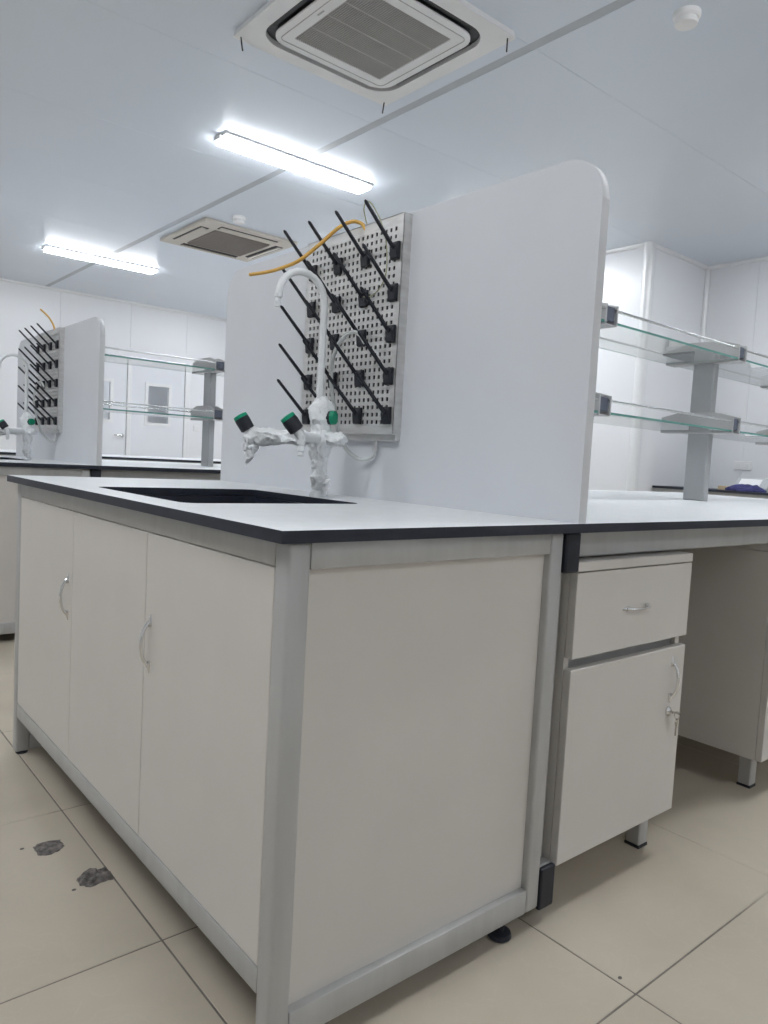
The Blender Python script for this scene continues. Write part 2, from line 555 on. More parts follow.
# ------------------------------------------------------------------ air conditioner cassettes
def cassette_round(cx, cy):
    t = thing('ceiling_air_conditioner', 'large square white ceiling cassette with rounded dark air slot, at top of view', 'air conditioner', (cx, cy, CEIL))
    h = 0.475
    z1, z0 = CEIL, CEIL - 0.030
    mb = MB()
    mb.plate_with_hole(rrect(cx - h, cx + h, cy - h, cy + h, 0.012, 3), rrect(cx - 0.395, cx + 0.395, cy - 0.395, cy + 0.395, 0.13, 8), z0, z1)
    for v in mb.bm.verts:   # the outer rim tapers towards the ceiling
        if v.co.z > z1 - 1e-4 and max(abs(v.co.x - cx), abs(v.co.y - cy)) > 0.44:
            v.co.x = cx + (v.co.x - cx) * 0.985
            v.co.y = cy + (v.co.y - cy) * 0.985
            v.co.z = z1
    obj('panel', mb, 'ac_white', t)
    obj('slot', MB().prism(rrect(cx - 0.394, cx + 0.394, cy - 0.394, cy + 0.394, 0.129, 8), 'z', z0 + 0.024, z1 - 0.001), 'ac_slot', t)
    # thin louvre blades in the four sides of the slot
    for k in range(4):
        R_ = Matrix.Rotation(k * math.pi / 2, 3, 'Z')
        mb = MB().box(-0.27, 0.27, 0.362, 0.388, -0.003, 0.003, rot=Matrix.Rotation(math.radians(12), 3, 'X'))
        me = mb.mesh('louvre')
        me.transform(R_.to_4x4())
        obj('louvre', me, 'ac_slot', t, loc=(cx, cy, z0 + 0.017))
    g = 0.262
    mb = MB()
    mb.plate_with_hole(rrect(cx - 0.352, cx + 0.352, cy - 0.352, cy + 0.352, 0.095, 8), rrect(cx - g, cx + g, cy - g, cy + g, 0.006, 2), z0 - 0.006, z0 + 0.002)
    face = obj('centre_panel', mb, 'ac_white', t)
    # raised hairline round the grille and a small maker mark
    mb = MB().plate_with_hole(rrect(cx - 0.315, cx + 0.315, cy - 0.315, cy + 0.315, 0.03, 4), rrect(cx - 0.312, cx + 0.312, cy - 0.312, cy + 0.312, 0.028, 4), z0 - 0.008, z0 - 0.006)
    obj('moulding', mb, 'ac_grille', face)
    obj('maker_mark', MB().box(cx - 0.293, cx - 0.284, cy - 0.02, cy + 0.03, z0 - 0.0068, z0 - 0.006), 'ac_grille', face)
    obj('core', MB().prism(rrect(cx - 0.335, cx + 0.335, cy - 0.335, cy + 0.335, 0.09, 8), 'z', z0 + 0.004, z0 + 0.024), 'ac_slot', t)
    obj('grille_backing', MB().box(cx - g, cx + g, cy - g, cy + g, z0 + 0.001, z0 + 0.0038), 'ac_grille_dark', t)
    mb = MB()
    n = 46
    for k in range(n):
        x = cx - g + (k + 0.5) * 2 * g / n
        mb.box(x - 0.0028, x + 0.0028, cy - g, cy + g, z0 - 0.004, z0 + 0.001)
    sl = obj('grille_slats', mb, 'ac_grille', t)
    tag(sl, kind='stuff')
    for k in range(1, 4):
        y = cy - g + k * 2 * g / 4
        obj('grille_divider', MB().box(cx - g, cx + g, y - 0.0025, y + 0.0025, z0 - 0.0055, z0 + 0.001), 'ac_grille', t)
    # short loose black ties at the corners
    for (sx, sy, dx) in ((-1, 1, 0.012), (1, 1, -0.008), (1, -1, 0.0)):
        x, y = cx + sx * (h - 0.03), cy + sy * (h - 0.03)
        obj('corner_tie', MB().tube([(x, y, z0 + 0.002), (x + dx * 0.4, y, z0 - 0.025), (x + dx, y, z0 - 0.06)], 0.0035, 6), 'ac_slot', t)
    return t


cassette_round(1.635, 2.02)


def cassette_slots(cx, cy):
    t = thing('ceiling_air_conditioner', 'cream ceiling cassette with straight slots and brown grille, beyond the near lamp', 'air conditioner', (cx, cy, CEIL))
    h = 0.475
    z0 = CEIL - 0.03
    obj('panel', MB().box(cx - h, cx + h, cy - h, cy + h, z0, CEIL, bev=0.006), 'ac_beige', t)
    g = 0.285
    obj('grille', MB().box(cx - g, cx + g, cy - g, cy + g, z0 - 0.012, z0, bev=0.004), 'ac_grille_brown', t)
    mb = MB()
    for k in range(30):
        y = cy - g + (k + 0.5) * 2 * g / 30
        mb.box(cx - g + 0.008, cx + g - 0.008, y - 0.003, y + 0.003, z0 - 0.016, z0 - 0.011)
    tag(obj('grille_slats', mb, 'ac_grille_brown', t), kind='stuff')
    for k in range(4):
        R_ = Matrix.Rotation(k * math.pi / 2, 4, 'Z')
        me = MB().box(-0.29, 0.29, 0.345, 0.425, -0.004, 0.004).mesh('air_slot')
        me.transform(R_)
        s = obj('air_slot', me, 'ac_slot', t, loc=(cx, cy, z0 - 0.001))
        me = MB().box(-0.285, 0.285, 0.362, 0.41, -0.004, 0.004, rot=Matrix.Rotation(math.radians(14), 3, 'X')).mesh('louvre')
        me.transform(R_)
        obj('louvre', me, 'ac_beige', s, loc=(cx, cy, z0 - 0.010))
    return t


cassette_slots(2.83, 5.68)


def smoke(p, label):
    t = thing('smoke_detector', label, 'smoke detector', (p.x, p.y, CEIL))
    obj('base', MB().lathe([(0.058, 0), (0.058, 0.018), (0.052, 0.024)], (p.x, p.y, CEIL), (0, 0, -1), 24), 'ac_white', t, smooth=True)
    obj('sensor_head', MB().lathe([(0.044, 0.024), (0.044, 0.034), (0.05, 0.037), (0.046, 0.050), (0.025, 0.056)], (p.x, p.y, CEIL), (0, 0, -1), 24), 'ac_white', t, smooth=True)


smoke(at(687, 13, 'z', CEIL), 'round white smoke detector on ceiling at upper right')
smoke(at(239, 217, 'z', CEIL), 'small white smoke detector beside the cream ceiling cassette')

# ------------------------------------------------------------------ sink cabinet
PW = 0.038


def bow_handle(p, span_dir, out_dir, length, parent, name='handle'):
    """curved bow handle with two pointed foot plates"""
    p = Vector(p)
    s = Vector(span_dir)
    o = Vector(out_dir)
    L = length / 2
    mb = MB()
    pts = [p - s * L * 0.80 + o * 0.003, p - s * L * 0.72 + o * 0.007, p - s * L * 0.52 + o * 0.013, p - s * L * 0.25 + o * 0.0165, p + o * 0.0175,
           p + s * L * 0.25 + o * 0.0165, p + s * L * 0.52 + o * 0.013, p + s * L * 0.72 + o * 0.007, p + s * L * 0.80 + o * 0.003]
    mb.tube(smooth_path(pts, 4), 0.0036, 8)
    for k in (-1, 1):
        q = p + s * L * 0.86 * k
        mb.tube([q - s * 0.012 * k, q - s * 0.004 * k, q + s * 0.012 * k], [0.005, 0.0058, 0.0012], 8)
    return obj(name, mb, 'chrome', parent, smooth=True)


def sink_cabinet():
    t = thing('sink_cabinet', 'big white lab sink cabinet with grey aluminium frame in the foreground', 'cabinet', (WX / 2, LY / 2, FZ))
    for (x, y) in ((0, 0), (WX - PW, 0), (0, LY - PW), (WX - PW, LY - PW)):
        obj('post', MB().box(x, x + PW, y, y + PW, 0.028 if y < 0.5 else FZ + 0.006, TOP - TT, bev=0.006, seg=3), 'aluminium', t, smooth=True)
    def rail(x0, x1, y0, y1, z0, z1):
        obj('rail', MB().box(x0, x1, y0, y1, z0, z1, bev=0.003, seg=2), 'aluminium', t, smooth=True)
    for y in (0.001, LY - 0.035):
        rail(PW, WX - PW, y, y + 0.034, 0.741, TOP - TT)
        rail(PW, WX - PW, y, y + 0.034, 0.028 if y < 0.5 else -0.004, 0.077 if y < 0.5 else 0.040)
    for x in (0.001, WX - 0.035):
        rail(x, x + 0.034, PW, LY - PW, 0.742, TOP - TT)
        rail(x, x + 0.034, PW, LY - PW, 0.0996, 0.1405)
    for y in (0.016, LY - 0.028):
        obj('end_panel', MB().box(PW, WX - PW, y, y + 0.012, 0.077 if y < 0.5 else 0.040, 0.741), 'panel_white', t)
    obj('back_panel', MB().box(WX - 0.02, WX - 0.008, PW, LY - PW, 0.141, 0.742), 'panel_white', t)
    obj('bottom_panel', MB().box(PW, WX - PW, PW, LY - PW, 0.11, 0.122), 'shade_board', t)
    cuts = [PW, 0.4975, 0.9355, LY - PW]
    for k in range(3):
        d = obj('door', MB().box(0.002, 0.020, cuts[k] + 0.0013, cuts[k + 1] - 0.0013, 0.1425, 0.7405, bev=0.0012), 'panel_white', t)
        if k == 0:
            bow_handle((0.002, 0.470, 0.531), (0, 0, 1), (-1, 0, 0), 0.104, d)
        if k == 2:
            bow_handle((0.002, 0.965, 0.533), (0, 0, 1), (-1, 0, 0), 0.104, d)
    for (x, y) in ((0.02, 0.024), (WX - 0.085, 0.024), (0.02, LY - 0.024), (WX - 0.085, LY - 0.024)):
        obj('foot', MB().lathe([(0.02, 0), (0.024, 0.004), (0.022, 0.012), (0.009, 0.015), (0.009, 0.046)] if y < 0.5 else [(0.016, 0), (0.017, 0.003), (0.010, 0.010)], (x, y, FZ), (0, 0, 1), 16), 'black_plastic', t, smooth=True)
    return t


SINK = (0.054, 0.484, 0.453, 0.952)
XJ = 0.6594


def sink_worktop():
    mb = MB()
    mb.plate_with_hole([(-0.0232, -0.017), (XJ, -0.017), (XJ, LY + 0.017), (-0.0232, LY + 0.017)],
                       rrect(*SINK, 0.03, 8), TOP - TT, TOP, 0, 1, 1, 1)
    o = obj('worktop', mb, ['laminate', 'black_edge'])
    return tag(o, 'pale grey worktop with black edge and sink cutout, on foreground sink cabinet', 'worktop')


def basin():
    x0, x1, y0, y1 = SINK
    t = thing('sink_basin', 'black rectangular sink basin sunk in the foreground worktop', 'sink', ((x0 + x1) / 2, (y0 + y1) / 2, TOP - TT - 0.25))
    mb = MB()
    lo = rrect(x0 - 0.004, x1 + 0.004, y0 - 0.004, y1 + 0.004, 0.034, 8)
    li = rrect(x0 + 0.002, x1 - 0.002, y0 + 0.002, y1 - 0.002, 0.028, 8)
    lb = rrect(x0 + 0.025, x1 - 0.025, y0 + 0.025, y1 - 0.025, 0.05, 8)
    zt, zb = TOP - TT - 0.001, TOP - TT - 0.24
    rings = []
    for loop, z in ((lb, zb), (li, zt), (lo, zt)):
        rings.append([mb.bm.verts.new((p[0], p[1], z)) for p in loop])
    lo2 = [mb.bm.verts.new((p[0], p[1], zb - 0.01)) for p in lo]
    rings.append(lo2)
    for a, b_ in zip(rings, rings[1:]):
        for k in range(len(a)):
            mb.face([a[k], a[(k + 1) % len(a)], b_[(k + 1) % len(a)], b_[k]])
    mb.face(rings[0])
    mb.face(rings[-1])
    obj('bowl', mb, 'basin_black', t, smooth=True)
    obj('drain', MB().lathe([(0.035, 0), (0.035, 0.004), (0.02, 0.005)], ((x0 + x1) / 2, (y0 + y1) / 2, zb), (0, 0, 1), 18), 'steel', t, smooth=True)
    return t


def partition():
    y0, y1, z1, r = -0.0128, 1.456, 1.5027, 0.088
    loop = [(y0, TOP), (y1, TOP)]
    for k in range(11):
        a = math.pi / 2 * k / 10
        loop.append((y1 - r + r * math.cos(a), z1 - r + r * math.sin(a)))
    for k in range(11):
        a = math.pi / 2 + math.pi / 2 * k / 10
        loop.append((y0 + r + r * math.cos(a), z1 - r + r * math.sin(a)))
    o = obj('partition_board', MB().prism(loop, 'x', XB, XB + BT, 1, 0), ['board_white', 'board_edge'])
    for p in o.data.polygons:
        if abs(p.normal.x) < 0.5 and p.normal.z > 0.02 and p.normal.z < 0.999:
            p.use_smooth = True
    return tag(o, 'tall white partition board with rounded top corners on foreground worktop', 'partition')


# ------------------------------------------------------------------ peg drying rack
def drying_rack():
    t = thing('drying_rack', 'steel perforated drying rack with black pegs on foreground partition board', 'drying rack', (XB - 0.025, 0.70, 0.953))
    y0, y1, z0, z1 = 0.524, 0.934, 0.968, 1.496
    xf, xb = XB - 0.026, XB
    py, pz = 0.0186, 0.0187
    ny, nz = 20, 26
    gy0 = (y0 + y1) / 2 - ny * py / 2
    gz0 = z0 + 0.018
    # perforated plate: each cell is a ring of four faces round a square hole with depth
    mb = MB()
    cache = {}

    def V(x, y, z):
        k = (round(x, 5), round(y, 5), round(z, 5))
        if k not in cache:
            cache[k] = mb.bm.verts.new((x, y, z))
        return cache[k]
    hy, hz = 0.0041, 0.0048
    for i in range(ny):
        for j in range(nz):
            a, b_ = gy0 + i * py, gy0 + (i + 1) * py
            c, d = gz0 + j * pz, gz0 + (j + 1) * pz
            my, mz = (a + b_) / 2, (c + d) / 2
            O = [(a, c), (b_, c), (b_, d), (a, d)]
            I = [(my - hy, mz - hz), (my + hy, mz - hz), (my + hy, mz + hz), (my - hy, mz + hz)]
            for k in range(4):
                k2 = (k + 1) % 4
                mb.face([V(xf, *O[k]), V(xf, *O[k2]), V(xf, *I[k2]), V(xf, *I[k])])
                mb.face([V(xf, *I[k]), V(xf, *I[k2]), V(xf + 0.002, *I[k2]), V(xf + 0.002, *I[k])])
    gy1, gz1 = gy0 + ny * py, gz0 + nz * pz
    obj('perforated_plate', mb, 'steel', t)
    mb = MB()
    for (a, b_, c, d) in ((y0, gy0, z0, z1), (gy1, y1, z0, z1), (gy0, gy1, z0, gz0), (gy0, gy1, gz1, z1)):
        mb.box(xf, xf + 0.002, a, b_, c, d)
    mb.box(xf, xb, y0, y0 + 0.002, z0, z1)
    mb.box(xf, xb, y1 - 0.002, y1, z0, z1)
    mb.box(xf + 0.010, xb, y0 + 0.001, y1 - 0.001, z0 - 0.019, z0 + 0.0005)
    mb.box(xf, xb, y0, y1, z1 - 0.002, z1)
    mb.box(xf - 0.003, xb, y0, y1, z0 - 0.003, z0)
    obj('casing', mb, 'steel', t)
    obj('hollow_shade_sheet', MB().box(xb - 0.004, xb - 0.001, y0 + 0.003, y1 - 0.003, z0 + 0.001, z1 - 0.003), 'black_plastic', t)  # black sheet added to stand in for the shade inside the hollow casing
    # pegs
    rod = MB()
    rod.tube([(-0.004, 0, 0.004), (-0.094, 0, 0.089), (-0.098, 0, 0.0925)], [0.0052, 0.0043, 0.002], 8)
    rod = rod.mesh('peg', True)
    base = MB().prism([(0.0, -0.023), (-0.010, -0.021), (-0.013, 0.004), (-0.010, 0.019), (0.0, 0.021)], 'y', -0.0145, 0.0145)
    bmesh.ops.bevel(base.bm, geom=base.bm.edges[:], offset=0.002, segments=1, affect='EDGES')
    base = base.mesh('peg_base')
    for y in (0.545, 0.661, 0.778, 0.896):
        for z in (1.409, 1.309, 1.210, 1.108, 1.012):
            p = obj('peg', rod, 'black_plastic', t, loc=(xf - 0.008, y, z))
            obj('peg_base', base, 'black_plastic', p, loc=(xf - 0.0005, y, z))
    ds = at(376, 443, 'x', XB - 0.010)
    obj('drain_spout', MB().tube([(ds.x, ds.y, z0 - 0.012), (ds.x, ds.y, z0 - 0.045)], 0.005, 10), 'steel', t, smooth=True)
    return t


# ------------------------------------------------------------------ faucet
def crumple(mb, amp, freq, seed):
    for v in mb.bm.verts:
        n = noise.noise_vector(v.co * freq + Vector((seed, 0, 0)))
        v.co += n * amp


def faucet():
    cx, cy = 0.512, 0.672
    t = thing('lab_faucet', 'white gooseneck lab tap wrapped in plastic film beside foreground sink', 'faucet', (cx, cy, TOP))
    obj('base_flange', MB().lathe([(0.023, 0), (0.023, 0.005), (0.019, 0.012), (0.013, 0.016)], (cx, cy, TOP), (0, 0, 1), 24), 'faucet_white', t, smooth=True)
    obj('column', MB().tube([(cx, cy, TOP + 0.01), (cx, cy, 1.03)], 0.0125, 16), 'faucet_white', t, smooth=True)
    gx = cx - 0.008
    pts = [(gx, cy, 1.0), (gx, cy, 1.10), (gx, cy, 1.20), (gx, cy, 1.275)]
    rr = 0.066
    for k in range(1, 12):
        a = math.pi * k / 12 * 1.0
        pts.append((gx - rr + rr * math.cos(a), cy, 1.275 + rr * math.sin(a)))
    e = Vector(pts[-1])
    pts.append((e.x - 0.002, cy, e.z - 0.014))
    g = obj('gooseneck', MB().tube(pts, 0.0088, 14), 'faucet_white', t, smooth=True)
    obj('spout_tip', MB().lathe([(0.0095, 0), (0.0095, 0.008), (0.0065, 0.010), (0.0065, 0.018), (0.008, 0.020), (0.006, 0.030)], (e.x - 0.002, cy, e.z - 0.014), (-0.06, 0, -1), 14), 'faucet_white', g, smooth=True)
    zc = 0.945
    arms = [(Vector((-0.70, 0.71, 0)), 0.185), (Vector((-0.80, -0.60, 0)), 0.15)]
    knob_ax = [Vector((-0.42, 0.30, 0.80)), Vector((-0.50, 0.28, 0.72))]
    c = Vector((cx, cy, zc))
    for (d, L), ka in zip(arms, knob_ax):
        d.normalize()
        ka.normalize()
        end = c + d * L
        a = obj('arm', MB().tube([c, end], 0.0125, 14), 'faucet_white', t, smooth=True)
        obj('nozzle', MB().lathe([(0.010, 0), (0.010, 0.018), (0.007, 0.02), (0.007, 0.026), (0.0085, 0.028), (0.0085, 0.033), (0.006, 0.035), (0.008, 0.043), (0.005, 0.046)], end - d * 0.008, (0, 0, -1), 14), 'faucet_white', a, smooth=True)
        obj('valve_stem', MB().lathe([(0.012, 0), (0.012, 0.016), (0.008, 0.02)], end - d * 0.008, ka, 14), 'faucet_white', a, smooth=True)
        k = obj('knob', MB().lathe([(0.014, 0.016), (0.0185, 0.019), (0.0195, 0.043), (0.0185, 0.050)], end - d * 0.008, ka, 12), 'black_plastic', a, smooth=True)
        obj('knob_cap', MB().lathe([(0.0192, 0.050), (0.0182, 0.058), (0.008, 0.060)], end - d * 0.008, ka, 12), 'green_cap', k, smooth=True)
    stub = obj('arm', MB().tube([c, c + Vector((0.02, -0.066, 0.0))], 0.0135, 14), 'faucet_white', t, smooth=True)
    ka = Vector((0.5, -0.85, 0.05))
    o = Vector((cx - 0.010, cy + 0.009, 0.997))
    obj('valve_stem', MB().lathe([(0.012, 0), (0.012, 0.018)], o, ka, 14), 'faucet_white', t, smooth=True)
    k = obj('knob', MB().lathe([(0.014, 0.014), (0.0175, 0.018), (0.018, 0.036), (0.017, 0.042)], o, ka, 12), 'black_plastic', t, smooth=True)
    obj('knob_cap', MB().lathe([(0.0178, 0.042), (0.017, 0.052), (0.008, 0.054)], o, ka, 12), 'green_cap', k, smooth=True)
    # crumpled film: a sleeve round the column and one round each arm
    def sleeve(prof, d, seed, start, n=22):
        fine = []
        for (r0, h0), (r1, h1) in zip(prof, prof[1:]):
            for q in range(3):
                fine.append((r0 + (r1 - r0) * q / 3, h0 + (h1 - h0) * q / 3))
        fine.append(prof[-1])
        mb = MB()
        mb.lathe(fine, start, d, n * 2)
        crumple(mb, 0.0075, 50, seed)
        crumple(mb, 0.004, 130, seed + 9)
        crumple(mb, 0.002, 300, seed + 19)
        return obj('plastic_wrap', mb, 'film_white', t, smooth=True)
    prof = [(0.016, 0.022), (0.019, 0.035), (0.024, 0.05), (0.017, 0.065), (0.018, 0.08), (0.021, 0.095), (0.025, 0.11), (0.029, 0.125), (0.032, 0.14), (0.030, 0.155),
            (0.024, 0.168), (0.026, 0.185), (0.030, 0.20), (0.032, 0.215), (0.026, 0.23), (0.016, 0.242), (0.010, 0.25)]
    sleeve(prof, (0, 0, 1), 1.0, (cx, cy, TOP))
    d = arms[0][0]
    sleeve([(0.014, 0.02), (0.018, 0.04), (0.017, 0.06), (0.019, 0.08), (0.018, 0.10), (0.020, 0.12), (0.020, 0.14), (0.023, 0.16), (0.021, 0.18), (0.008, 0.192)], d, 4.0, c)
    end = c + d * 0.175
    sleeve([(0.018, 0.0), (0.018, 0.015), (0.016, 0.03), (0.013, 0.045), (0.010, 0.06), (0.004, 0.072)], (-0.10, 0.08, -1), 6.0, end)
    sleeve([(0.016, 0.02), (0.018, 0.035), (0.017, 0.05), (0.018, 0.062), (0.010, 0.074)], (0.3, -0.95, 0), 8.0, c)
    # loose tail of film at the foot
    sleeve([(0.005, 0.0), (0.010, 0.01), (0.009, 0.02), (0.011, 0.03), (0.004, 0.04)], (-0.1, -0.5, 1), 11.0, Vector((cx - 0.004, cy - 0.03, TOP + 0.014)), 10)
    return t


def px_path(pts, plane):
    return [at(x, y, 'x', v) for (x, y), v in zip(pts, plane)]


def drain_hose(rk):
    px = [(374, 448), (374, 455), (367, 459), (357, 458), (347, 450), (340, 437), (336, 420), (333, 400), (331, 380), (332, 362), (337, 347), (345, 336), (353, 332), (360, 335), (365, 343)]
    xs = [XB - 0.010, XB - 0.010, XB - 0.014, XB - 0.025, XB - 0.04, XB - 0.06, XB - 0.075, XB - 0.09, XB - 0.1, XB - 0.1, XB - 0.1, XB - 0.095, XB - 0.09, XB - 0.085, XB - 0.08]
    o = obj('drain_hose', MB().tube(smooth_path(px_path(px, xs), 6), 0.0052, 10), 'hose_clear', rk, smooth=True)
    return tag(o, 'clear plastic hose looping up from the spout')


def orange_hose(rk):
    px = [(366, 230), (363, 225), (359, 222.5), (351.6, 221.7), (339, 227.5), (320, 244), (300, 260), (283, 267.5), (267, 272), (250, 274.5)]
    xs = [XB - 0.022, XB - 0.026, XB - 0.032, XB - 0.045, XB - 0.07, XB - 0.105, XB - 0.14, XB - 0.16, XB - 0.175, XB - 0.19]
    o = obj('orange_hose', MB().tube(smooth_path(px_path(px, xs), 6), 0.0048, 10), 'hose_orange', rk, smooth=True)
    return tag(o, 'orange hose curling out over the top edge')


def earth_wire(rk):
    px = [(367, 224), (365, 216), (364, 209), (366, 202), (371, 203), (376, 211), (382, 224), (386, 240), (387, 258), (386, 273), (381, 286), (373, 295), (365, 297), (360, 292)]
    xs = [XB - 0.02, XB - 0.026, XB - 0.03, XB - 0.04, XB - 0.05, XB - 0.055, XB - 0.055, XB - 0.055, XB - 0.055, XB - 0.055, XB - 0.055, XB - 0.05, XB - 0.04, XB - 0.028]
    o = obj('earth_wire', MB().tube(smooth_path(px_path(px, xs), 6), 0.0015, 6), 'wire_green', rk, smooth=True)
    return tag(o, 'thin yellow-green earth wire')


# ------------------------------------------------------------------ bench with shelves
BX1 = 3.75


def bench_frame():
    t = thing('lab_bench', 'grey aluminium bench stand with black end caps right of foreground sink cabinet', 'bench', (2.2, LY / 2, FZ))
    for x in (0.628, 2.15, BX1 - 0.09):
        w_ = 0.047
        f = obj('foot_beam', MB().box(x, x + w_, 0.012, LY - 0.012, 0.022, 0.104, bev=0.003), 'aluminium', t)
        for y in (0.0, LY - 0.012):
            obj('end_cap', MB().box(x + 0.001, x + w_ - 0.001, y, y + 0.012, 0.018, 0.104, bev=0.004, seg=2), 'black_plastic', f)
        f = obj('top_beam', MB().box(x, x + w_, 0.012, LY - 0.012, 0.702, TOP - TT, bev=0.003), 'aluminium', t)
        for y in (-0.004, LY - 0.008):
            obj('end_cap', MB().box(x + 0.001, x + w_ - 0.001, y, y + 0.016, 0.702, TOP - TT - 0.001, bev=0.003), 'black_plastic', f)
        for y in (0.03, LY - 0.09):
            obj('upright', MB().box(x + 0.006, x + w_ - 0.006, y, y + 0.06, 0.104, 0.702, bev=0.004), 'aluminium', t)
            obj('upright_groove', MB().box(x + 0.0175, x + w_ - 0.0175, y - 0.002, y + 0.004, 0.106, 0.700), 'grey_post', t)
        for y in (0.10, LY - 0.10):
            obj('foot', MB().lathe([(0.016, 0), (0.019, 0.004), (0.017, 0.012), (0.008, 0.014), (0.008, 0.042)], (x + w_ / 2, y, FZ), (0, 0, 1), 12), 'black_plastic', t)
    for y in (0.024, LY - 0.05):
        obj('apron', MB().box(0.675, BX1 - 0.09, y, y + 0.026, 0.727, TOP - TT, bev=0.003), 'aluminium', t)
    obj('modesty_panel', MB().box(0.72, BX1 - 0.12, 0.70, 0.715, 0.13, 0.73), 'panel_white', t)
    return t


def bench_top():
    mb = MB()
    mb.box(XJ + 0.0005, BX1, -0.017, LY + 0.017, TOP - TT, TOP)
    for f in mb.bm.faces:
        f.normal_update()
        f.material_index = 0 if f.normal.z > 0.5 else 1
    o = obj('worktop', mb, ['laminate', 'black_edge'])
    return tag(o, 'long pale bench worktop with black edge running right of the foreground partition', 'worktop')


def pedestal(x0, label, inset=0.012):
    wd = 0.455
    x1 = x0 + wd
    t = thing('pedestal_cabinet', label, 'cabinet', (x0 + wd / 2, 0.25, FZ))
    zb, zt = 0.097, 0.7215
    mb = MB()
    s = 0.016
    mb.box(x0, x0 + s, 0.019, 0.52, zb, zt - 0.021).box(x1 - s, x1, 0.019, 0.52, zb, zt - 0.021)
    mb.box(x0 + s, x1 - s, 0.019, 0.52, zb, zb + s).box(x0 + s, x1 - s, 0.504, 0.52, zb + s, zt - 0.021)
    obj('body', mb, 'panel_white', t)
    obj('divider_rail', MB().box(x0 + s, x1 - s, 0.030, 0.05, 0.49, 0.535), 'aluminium', t)
    obj('top_panel', MB().box(x0, x1, 0.0, 0.52, zt - 0.020, zt, bev=0.0015), 'panel_white', t)
    d = obj('drawer_front', MB().box(x0 + 0.001, x1 - 0.001, 0.0, 0.018, 0.525, zt - 0.0225, bev=0.0012), 'panel_white', t)
    bow_handle(((x0 + x1) / 2 - 0.002, 0.0, 0.612), (1, 0, 0), (0, -1, 0), 0.104, d)
    d = obj('door', MB().box(x0 + 0.001, x1 - 0.001, 0.0, 0.018, zb, 0.502, bev=0.0012), 'panel_white', t)
    bow_handle((x1 - 0.056, 0.0, 0.425), (0, 0, 1), (0, -1, 0), 0.104, d)
    lx, lz = x1 - 0.060, 0.350
    obj('lock', MB().lathe([(0.011, 0), (0.011, 0.004), (0.007, 0.007)], (lx, 0, lz), (0, -1, 0), 16), 'chrome', d, smooth=True)
    mb = MB()
    mb.box(lx - 0.0075, lx + 0.0075, -0.016, -0.007, lz - 0.001, lz + 0.001)
    mb.lathe([(0.010, -0.001), (0.010, 0.001)], (lx + 0.002, -0.021, lz), (0.2, 0, 1), 12)
    q = Vector((lx + 0.008, -0.020, lz - 0.007))
    ring = [q + Vector((0, math.cos(a) * 0.006, math.sin(a) * 0.009)) for a in [2 * math.pi * k / 12 for k in range(13)]]
    mb.tube(ring, 0.0009, 5, cap=False)
    mb.lathe([(0.009, -0.001), (0.009, 0.001)], (q.x, q.y, q.z - 0.016), (0.2, -1, 0), 12)
    mb.box(q.x - 0.003, q.x + 0.003, q.y - 0.001, q.y + 0.001, q.z - 0.048, q.z - 0.022)
    obj('key', mb, 'brass_key', d, smooth=False)
    for (lx, ly) in ((x0 + inset, 0.048), (x1 - 0.054, 0.048), (x0 + inset, 0.45), (x1 - 0.054, 0.45)):
        l = obj('leg', MB().box(lx, lx + 0.038, ly, ly + 0.038, FZ + 0.006, zb, bev=0.003), 'aluminium', t)
        obj('leg_pad', MB().box(lx - 0.0005, lx + 0.0385, ly - 0.0005, ly + 0.0385, FZ, FZ + 0.007), 'black_plastic', l)
    return t


YC = 0.72   # shelf centre line
SH = (1.385, 1.092)
POSTS = (1.565, 2.505, 3.445)


def reagent_rack():
    t = thing('reagent_rack', 'two-tier glass reagent rack with grey posts on the near bench', 'shelf', (2.2, YC, TOP))
    for x in POSTS:
        obj('post', MB().box(x - 0.006, x + 0.034, YC - 0.047, YC + 0.047, TOP, 1.445, bev=0.004), 'grey_post', t)
        for z in SH:
            # bracket: two tapered cheeks with an end plug at each side
            prof = [(YC - 0.158, z - 0.006), (YC + 0.158, z - 0.006), (YC + 0.158, z + 0.060), (YC + 0.075, z + 0.082), (YC - 0.075, z + 0.082), (YC - 0.158, z + 0.060)]
            mb = MB()
            for s in (-1, 1):
                mb.prism(prof, 'x', x + s * 0.031 - 0.003, x + s * 0.031 + 0.003)
            mb.box(x - 0.031, x + 0.031, YC - 0.155, YC + 0.155, z - 0.006, z - 0.002)
            b_ = obj('bracket', mb, 'bracket_grey', t)
            for s in (-1, 1):
                ya = YC + s * 0.150
                obj('end_plug', MB().box(x - 0.028, x + 0.028, min(ya, ya - s * 0.02), max(ya, ya - s * 0.02), z + 0.010, z + 0.056, bev=0.002), 'bracket_insert', b_)
    xe = [XB + BT + 0.002] + list(POSTS) + [BX1 - 0.02]
    for z in SH:
        for (a, b_) in zip(xe, xe[1:]):
            mb = MB()
            mb.box(a + (0.035 if a in POSTS else 0), b_ - (0.035 if b_ in POSTS else 0), YC - 0.155, YC + 0.155, z, z + 0.008)
            for f in mb.bm.faces:
                f.normal_update()
                f.material_index = 0 if abs(f.normal.z) > 0.5 else 1
            obj('glass_shelf', mb, ['glass', 'glass_edge'], t)
            for s in (-1, 1):
                y = YC + s * 0.152
                obj('guard_rail', MB().tube([(a + (0.028 if a in POSTS else 0), y, z + 0.045), (b_ - (0.028 if b_ in POSTS else 0), y, z + 0.045)], 0.0045, 10), 'chrome', t, smooth=True)
    # wall fixing of the shelf ends on the partition board
    for z in SH:
        obj('end_bracket', MB().box(XB + BT, XB + BT + 0.03, YC - 0.158, YC + 0.158, z - 0.006, z - 0.001), 'bracket_grey', t)
    return t


